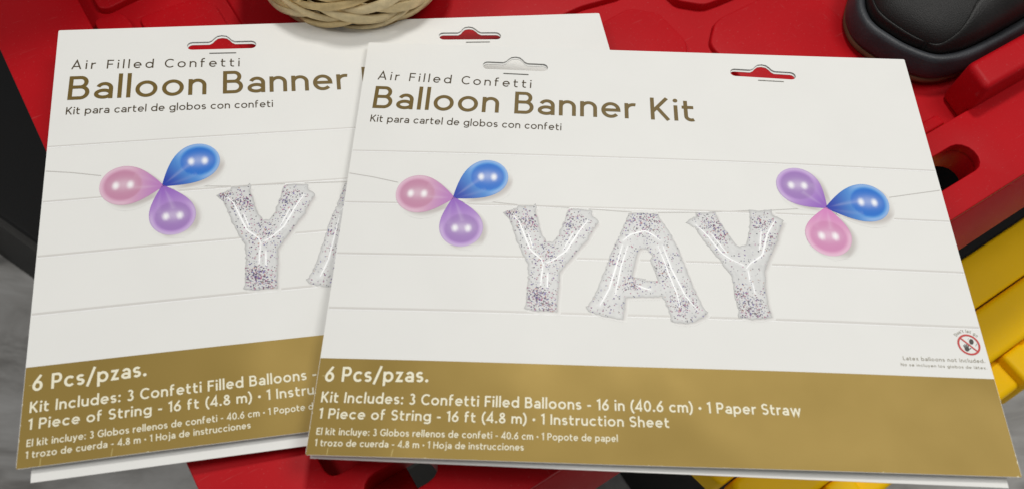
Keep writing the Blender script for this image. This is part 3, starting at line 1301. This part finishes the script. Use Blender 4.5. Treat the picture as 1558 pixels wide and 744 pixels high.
    s1 = [([(150, 115), (185, 150), (215, 230), (250, 312), (312, 365), (322, 400)], .00075), ([(235, 215), (250, 260), (262, 300)], .0006),
          ([(572, 148), (520, 212), (450, 318), (370, 372), (335, 385)], .00075), ([(492, 215), (460, 265), (432, 312)], .0005),
          ([(318, 400), (305, 510)], .0006), ([(346, 440), (343, 525)], .0006)]
    c1 = [((235, 150), 26, 70), ((130, 105), 14, 26), ((470, 170), 34, 70), ((275, 570), 26, 120), ((340, 630), 26, 60), ((340, 330), 45, 60)]
    k = 1 / 3.72 * .00037
    foil_letter(kit, Y1, None, [(tr(l, 740, 300), w) for l, w in s1], [(tr([c], 740, 300)[0], r * k, n) for c, r, n in c1], 420, 3)
    A = tr([(800, 107), (783, 158), (735, 260), (702, 330), (660, 440), (620, 540), (592, 600), (562, 627), (575, 655), (650, 680), (700, 690), (772, 703),
            (780, 640), (786, 580), (870, 578), (967, 578)], 740, 300) + \
        tr([(95, 570), (120, 620), (140, 660), (148, 712), (170, 722), (230, 725), (272, 718), (330, 690), (357, 662), (330, 640), (310, 600), (270, 510),
            (222, 390), (182, 290), (130, 200), (95, 150), (75, 112), (35, 112)], 980, 300) + tr([(967, 108), (880, 104)], 740, 300)
    Ah = tr([(858, 316), (878, 306), (905, 312), (935, 345)], 740, 300) + tr([(28, 370), (55, 430), (74, 486), (0, 482)], 980, 300) + \
        tr([(900, 476), (822, 462), (836, 400), (848, 345)], 740, 300)
    sA = [(tr([(768, 262), (812, 226), (890, 206)], 740, 300) + tr([(20, 214), (82, 256)], 980, 300), .00075),
          (tr([(766, 285), (732, 400), (692, 530), (640, 622)], 740, 300), .0007), (tr([(796, 290), (760, 400), (725, 565)], 740, 300), .0006),
          (tr([(74, 290), (110, 380), (140, 460), (182, 560), (200, 640)], 980, 300), .0006), (tr([(100, 290), (150, 420), (228, 570), (292, 645)], 980, 300), .0007),
          (tr([(850, 510), (885, 526), (925, 536)], 740, 300), .0007)]
    cA = [(tr([(860, 145)], 740, 300)[0], 40 * k, 80), (tr([(710, 370)], 740, 300)[0], 24 * k, 30), (tr([(820, 500)], 740, 300)[0], 22 * k, 40),
          (tr([(210, 615)], 980, 300)[0], 26 * k, 60), (tr([(90, 430)], 980, 300)[0], 24 * k, 30), (tr([(30, 150)], 980, 300)[0], 40 * k, 60)]
    foil_letter(kit, A, Ah[::-1], sA, cA, 560, 8)
    Y2 = tr([(230, 160), (250, 140), (286, 125), (286, 106), (340, 104), (395, 96), (402, 112), (412, 142), (440, 182), (480, 240), (518, 288), (545, 290),
             (570, 280), (582, 220), (592, 150), (592, 108), (582, 88), (640, 93), (715, 86), (720, 115), (784, 147), (773, 180), (758, 215), (748, 260),
             (724, 310), (698, 370), (676, 430), (681, 520), (692, 600), (718, 690), (650, 699), (590, 704), (527, 690), (530, 660), (512, 600), (497, 520),
             (490, 465), (455, 420), (420, 370), (370, 310), (322, 250), (282, 190)], 980, 300)[::-1]
    s2 = [([(285, 172), (350, 232), (430, 330), (482, 366), (560, 402)], .0007), ([(370, 220), (415, 275), (462, 335)], .0005),
          ([(732, 150), (690, 220), (662, 342), (590, 392), (570, 420)], .0008), ([(656, 200), (645, 315)], .0006), ([(580, 425), (592, 490)], .0006), ([(602, 490), (622, 562)], .0005)]
    c2 = [((415, 215), 30, 70), ((655, 170), 24, 46), ((540, 560), 24, 46), ((590, 655), 36, 120), ((370, 150), 26, 40), ((700, 260), 20, 26)]
    foil_letter(kit, Y2, None, [(tr(l, 980, 300), w) for l, w in s2], [(tr([c], 980, 300)[0], r * k, n) for c, r, n in c2], 300, 13)
    # ---- warning mark and its small print
    mb = MB()
    ink, red = lin(62, 58, 54), lin(196, 62, 58)
    cx, cy = art(1473.8, 524.3)
    R = .00520
    ring = [(cx + (R - .00042) * math.cos(2 * PI * i / 48), cy + (R - .00042) * math.sin(2 * PI * i / 48)) for i in range(49)]
    stroke(mb, ring, .00045, .00014, red, True)
    d = R * .66
    # balloon and hand, then the bar over them
    bxx, byy = cx + R * .30, cy + R * .30
    mb.poly([(bxx + .00120 * math.cos(t * PI / 10) * .88 + .0002 * math.sin(t * PI / 10), byy + .00142 * math.sin(t * PI / 10), warp(bxx, byy) + .00012) for t in range(20)], ink)
    for (x, y), (x2, y2) in (((.14, .62), (.05, .52)), ((.66, .02), (.58, -.10)), ((.74, .12), (.66, .0))):
        stroke(mb, [(cx + R * x, cy + R * y), (cx + R * x2, cy + R * y2)], .00009, .00012, ink)
    hx_, hy_ = cx - R * .26, cy - R * .40
    mb.poly([(hx_ + x * R, hy_ + y * R, warp(hx_, hy_) + .00012) for x, y in ((-.20, -.16), (-.02, -.26), (.16, -.16), (.20, .06), (.10, .14), (-.12, .14), (-.22, .04))], ink)
    for a, b in (((-.16, .08), (-.24, .34)), ((-.06, .10), (-.10, .44)), ((.04, .12), (.06, .44)), ((.12, .10), (.20, .36)), ((.14, -.04), (.38, .06))):
        stroke(mb, [(hx_ + a[0] * R, hy_ + a[1] * R), (hx_ + b[0] * R, hy_ + b[1] * R)], .00022, .000125, ink)
    stroke(mb, [(cx - d, cy + d), (cx + d, cy - d)], .00036, .00015, red)
    mb.build('warning_symbol', m_ink, kit)
    mb = MB()
    set_line(mb, 'Latex balloons not included.', (1373.3, 548.2), (1498.9, 551.8), cap_of((1373.3, 548.2), (1373, 542.5)), .14, .22)
    set_line(mb, 'No se incluyen los globos de látex.', (1369.9, 557.0), (1502.1, 561.5), cap_of((1369.9, 557), (1369.7, 552.8)), .14, .22)
    txt = "Don't let go"
    W, items = layout(txt, .07, .28)
    cap, R2 = .00165, R + .0009
    span = 1.75
    for x, S, D in items:
        def put(gx, gy):
            t = PI / 2 + span / 2 - span * (x + gx) / W
            rr = R2 + gy * cap
            return (cx + rr * math.cos(t), cy + rr * math.sin(t))
        for s in S:
            stroke(mb, [put(*q) for q in s], .00011, .00012, (1, 1, 1, 1))
    mb.build('notice_text', m_grey, kit)
    return kit


MF = Matrix(((0.96611595, 0.02652744, -0.05422427, 0.09026746),
             (-0.02601253, 0.96759978, 0.00990003, 0.20381950),
             (0.05447315, -0.00842363, 0.96642936, 0.03611732), (0, 0, 0, 1)))
MBK = Matrix(((0.96467200, -0.17164998, 0.06533159, -0.04805070),
             (0.17317213, 0.96644609, -0.01781460, 0.22686821),
             (-0.06118288, 0.02902124, 0.97966240, 0.01919236), (0, 0, 0, 1)))
front = make_kit('balloon_banner_kit', 'balloon kit card on top, its whole YAY picture and red warning sign showing', MF,
                 ((.001, .0004), (.0045, .0038), .0028))
back = front.copy()
COL.objects.link(back)
back.matrix_world = MBK
back['label'] = 'white and gold balloon kit card underneath, half covered by the other and touching the basket'
for ch in list(front.children):
    if ch.name.startswith('back_panel'):
        continue
    c = ch.copy()
    COL.objects.link(c)
    c.parent = back
back_sheet(back, (.0045, .0054), (.001, .0050), .0026)


# ------------------------------------------------------------------ woven basket
BASKET_AT = (-.070, .3925)


def basket():
    R0 = .074
    P = BASKET_AT
    bk = empty('woven_basket', 'round woven straw basket resting at the top edge of the rear kit', 'basket', Matrix.Translation((P[0], P[1], .005)))
    prof = [(.032, .003), (.043, .007), (.050, .012), (.055, .018), (.0578, .025), (.0582, .033), (.0572, .041), (.055, .048)]
    mb = MB()
    rings = []
    n = 64
    for r, z in prof:
        rings.append([mb.vert(((r - .003) * math.cos(2 * PI * i / n), (r - .003) * math.sin(2 * PI * i / n), z)) for i in range(n)])
    for k in range(len(rings) - 1):
        for i in range(n):
            mb.f.append([rings[k][i], rings[k][(i + 1) % n], rings[k + 1][(i + 1) % n], rings[k + 1][i]])
    mb.f.append(rings[0][::-1])
    mb.build('core', m_straw_dark, bk, True)
    mb = MB()
    rnd = random.Random(4)
    tones = [lin(238, 216, 166), lin(226, 200, 146), lin(244, 226, 182), lin(212, 184, 130), lin(230, 210, 164), lin(220, 192, 140), lin(238, 212, 154)]
    rows = len(prof) - 1
    for k in range(rows):
        (ra, za), (rb, zb) = prof[k], prof[k + 1]
        r, z = (ra + rb) / 2, (za + zb) / 2
        sl = Vector((rb - ra, zb - za)).normalized()
        ln = Vector((sl.y, -sl.x))                      # outward in the profile plane
        cnt = 13
        sgn = 1 if k % 2 else -1
        for i in range(cnt):
            a0 = 2 * PI * (i + rnd.uniform(-.15, .15) + .5 * (k % 2)) / cnt
            span = 2 * PI / cnt * rnd.uniform(1.75, 2.15)
            tone = lerp(rnd.choice(tones), rnd.choice(tones), rnd.random())
            wv = rnd.uniform(.0052, .0076)
            th = rnd.uniform(.0011, .0017)
            M_, Q = 18, 10
            prev = None
            off = rnd.uniform(-.0008, .0008)
            for m in range(M_ + 1):
                u = m / M_
                ang = a0 + span * (u - .5)
                e = math.sin(PI * min(1, max(0, u))) ** .55
                t = (u - .5) * .0120 * sgn + off         # climbs across the row
                bul = -.0014 + .0040 * math.sin(PI * u)
                cr, cz = r + sl.x * t + ln.x * bul, z + sl.y * t + ln.y * bul
                ring = []
                for q in range(Q):
                    aa = 2 * PI * q / Q
                    dw = math.cos(aa) * wv * .5 * (.25 + .75 * e)
                    dt = math.sin(aa) * th * (.3 + .7 * e) * (1 + .25 * math.cos(aa * 3 + i))
                    rr, zz = cr + sl.x * dw + ln.x * dt, cz + sl.y * dw + ln.y * dt
                    streak = noise.noise(Vector((math.cos(aa) * 7 + i * 3.1, k * 5.7, u * 1.4)))
                    c = lerp(tone, lin(150, 116, 66), max(0, streak) * .9)
                    ring.append(mb.vert((rr * math.cos(ang), rr * math.sin(ang), zz), c))
                if prev:
                    for q in range(Q):
                        mb.f.append([prev[q], prev[(q + 1) % Q], ring[(q + 1) % Q], ring[q]])
                else:
                    mb.f.append(ring[::-1])
                prev = ring
            mb.f.append(prev)
    o = mb.build('woven_wall', m_straw, bk, True)
    fix_normals(o)
    for p in o.data.polygons:
        p.use_smooth = True


basket()


# ------------------------------------------------------------------ shoe
def catmull(pts, n=6):
    out = []
    k = len(pts)
    for i in range(k):
        p0, p1, p2, p3 = (Vector(pts[(i + j - 1) % k]) for j in range(4))
        for s in range(n):
            t = s / n
            out.append(.5 * ((2 * p1) + (p2 - p0) * t + (2 * p0 - 5 * p1 + 4 * p2 - p3) * t * t + (3 * p1 - p0 - 3 * p2 + p3) * t ** 3))
    return out


def shoe():
    sh = empty('shoe', 'black shoe with thick dark rubber sole and thin tan outsole', 'shoe',
               LID @ Matrix.Translation((-.001, -.0028, .0031)))
    ol = catmull(mm([(440, 122), (441.5, 112), (446, 98), (455, 84), (467, 77), (485, 73.5), (520, 73), (560, 75), (610, 82), (660, 90), (700, 96), (725, 108),
                     (733, 128), (727, 148), (700, 162), (650, 170), (600, 180), (550, 185), (510, 180), (485, 169), (467, 157), (450, 144), (442, 132)]))
    n = len(ol)
    nor = []
    for i in range(n):
        d = (ol[(i + 1) % n] - ol[i - 1]).normalized()
        nor.append(Vector((d.y, -d.x)))                 # outward for a counter-clockwise loop
    # spine: where the upper closes
    def spine(p):
        s = min(max(p.x, .490), .690)
        return Vector((s, .125 + (.006 if s > .55 else 0)))

    def ring(mb, z, inset):
        return [mb.vert((p.x - q.x * inset, p.y - q.y * inset, z)) for p, q in zip(ol, nor)]

    def loft(name, prof, material, cap0=True, cap1=True, lab=None):
        mb = MB()
        rs = [ring(mb, z, i) for z, i in prof]
        for a, b in zip(rs, rs[1:]):
            for i in range(n):
                j = (i + 1) % n
                mb.f.append([a[i], a[j], b[j], b[i]])
        if cap0:
            mb.f.append(rs[0][::-1])
        if cap1:
            mb.f.append(rs[-1])
        o = mb.build(name, material, sh)
        for p in o.data.polygons:
            p.use_smooth = len(p.vertices) == 4
        return o
    loft('outsole', [(0, .0022), (.0006, .0008), (.0022, .0004), (.0042, .0006), (.0046, .0016)], m_tan)
    loft('midsole', [(.0047, .0014), (.0052, .0002), (.008, -.0006), (.012, .0000), (.0172, .0010), (.0190, .0018), (.0199, .0030), (.0200, .0052), (.0190, .0068), (.0165, .0078), (.012, .0083)], m_rubber)
    # upper
    mb = MB()
    K = 16

    def height(s):
        t = max(0, min(1, (s - .450) / .21))
        return .024 + .050 * smooth(t)
    rows = []
    for k in range(K + 1):
        u = k / K
        row = []
        for i in range(n):
            p = ol[i] - nor[i] * .0080
            c = spine(p)
            w = .94 * (1 - math.cos(u * PI / 2)) ** 1.25 + .06 * u
            zf = math.sin(u * PI / 2) ** .62
            q = p.lerp(c, w)
            z = .0155 + height(q.x) * zf
            row.append(mb.vert((q.x, q.y, z)))
        rows.append(row)
    for a, b in zip(rows, rows[1:]):
        for i in range(n):
            j = (i + 1) % n
            mb.f.append([a[i], a[j], b[j], b[i]])
    mb.f.append(rows[-1])
    mb.build('upper', m_upper, sh, True)

    # leather pieces laid over the upper: toe guard and side panel
    def overlay(name, i0, i1, u0, u1, lift, material):
        mb = MB()
        A, B = 40, 10
        outer, inner = [], []
        for a in range(A + 1):
            fi = i0 + (i1 - i0) * a / A
            i = int(math.floor(fi)) % n
            j = (i + 1) % n
            fr = fi - math.floor(fi)
            p0 = (ol[i] - nor[i] * .0080).lerp(ol[j] - nor[j] * .0080, fr)
            nn = nor[i].lerp(nor[j], fr)
            r1, r2 = [], []
            edge = math.sin(PI * a / A) ** .35
            for b in range(B + 1):
                u = u0 + (u1(a / A) - u0) * b / B
                c = spine(p0)
                w = .94 * (1 - math.cos(u * PI / 2)) ** 1.25 + .06 * u
                q = p0.lerp(c, w)
                z = .0155 + height(q.x) * math.sin(u * PI / 2) ** .62
                lf = lift * min(1, 6 * (1 - b / B) + .12) * min(1, .12 + 3 * min(a, A - a) / A * 4)
                dirv = Vector((nn.x * math.cos(u * PI / 2), nn.y * math.cos(u * PI / 2), math.sin(u * PI / 2))).normalized()
                r1.append(mb.vert(Vector((q.x, q.y, z)) + dirv * lf))
            outer.append(r1)
        for a in range(A):
            for b in range(B):
                mb.f.append([outer[a][b], outer[a + 1][b], outer[a + 1][b + 1], outer[a][b + 1]])
        o = mb.build(name, material, sh, True)
        s = o.modifiers.new('thickness', 'SOLIDIFY')
        s.thickness, s.offset = .0005, 1
        return o
    ix = lambda s, t: min(range(n), key=lambda i: (ol[i].x - s) ** 2 + (ol[i].y - t) ** 2)
    i_a, i_b = ix(.452, .088), ix(.600, .080)
    overlay('side_panel', i_a, i_b, .03, lambda x: .13 + .60 * smooth(x * 1.5 - .05), .0006, m_guard)
    i_c = ix(.470, .159)
    overlay('toe_guard', i_c - n if i_c > i_a else i_c, i_a - 1, .03, lambda x: .13 + .03 * math.sin(PI * x), .0005, m_guard)


shoe()
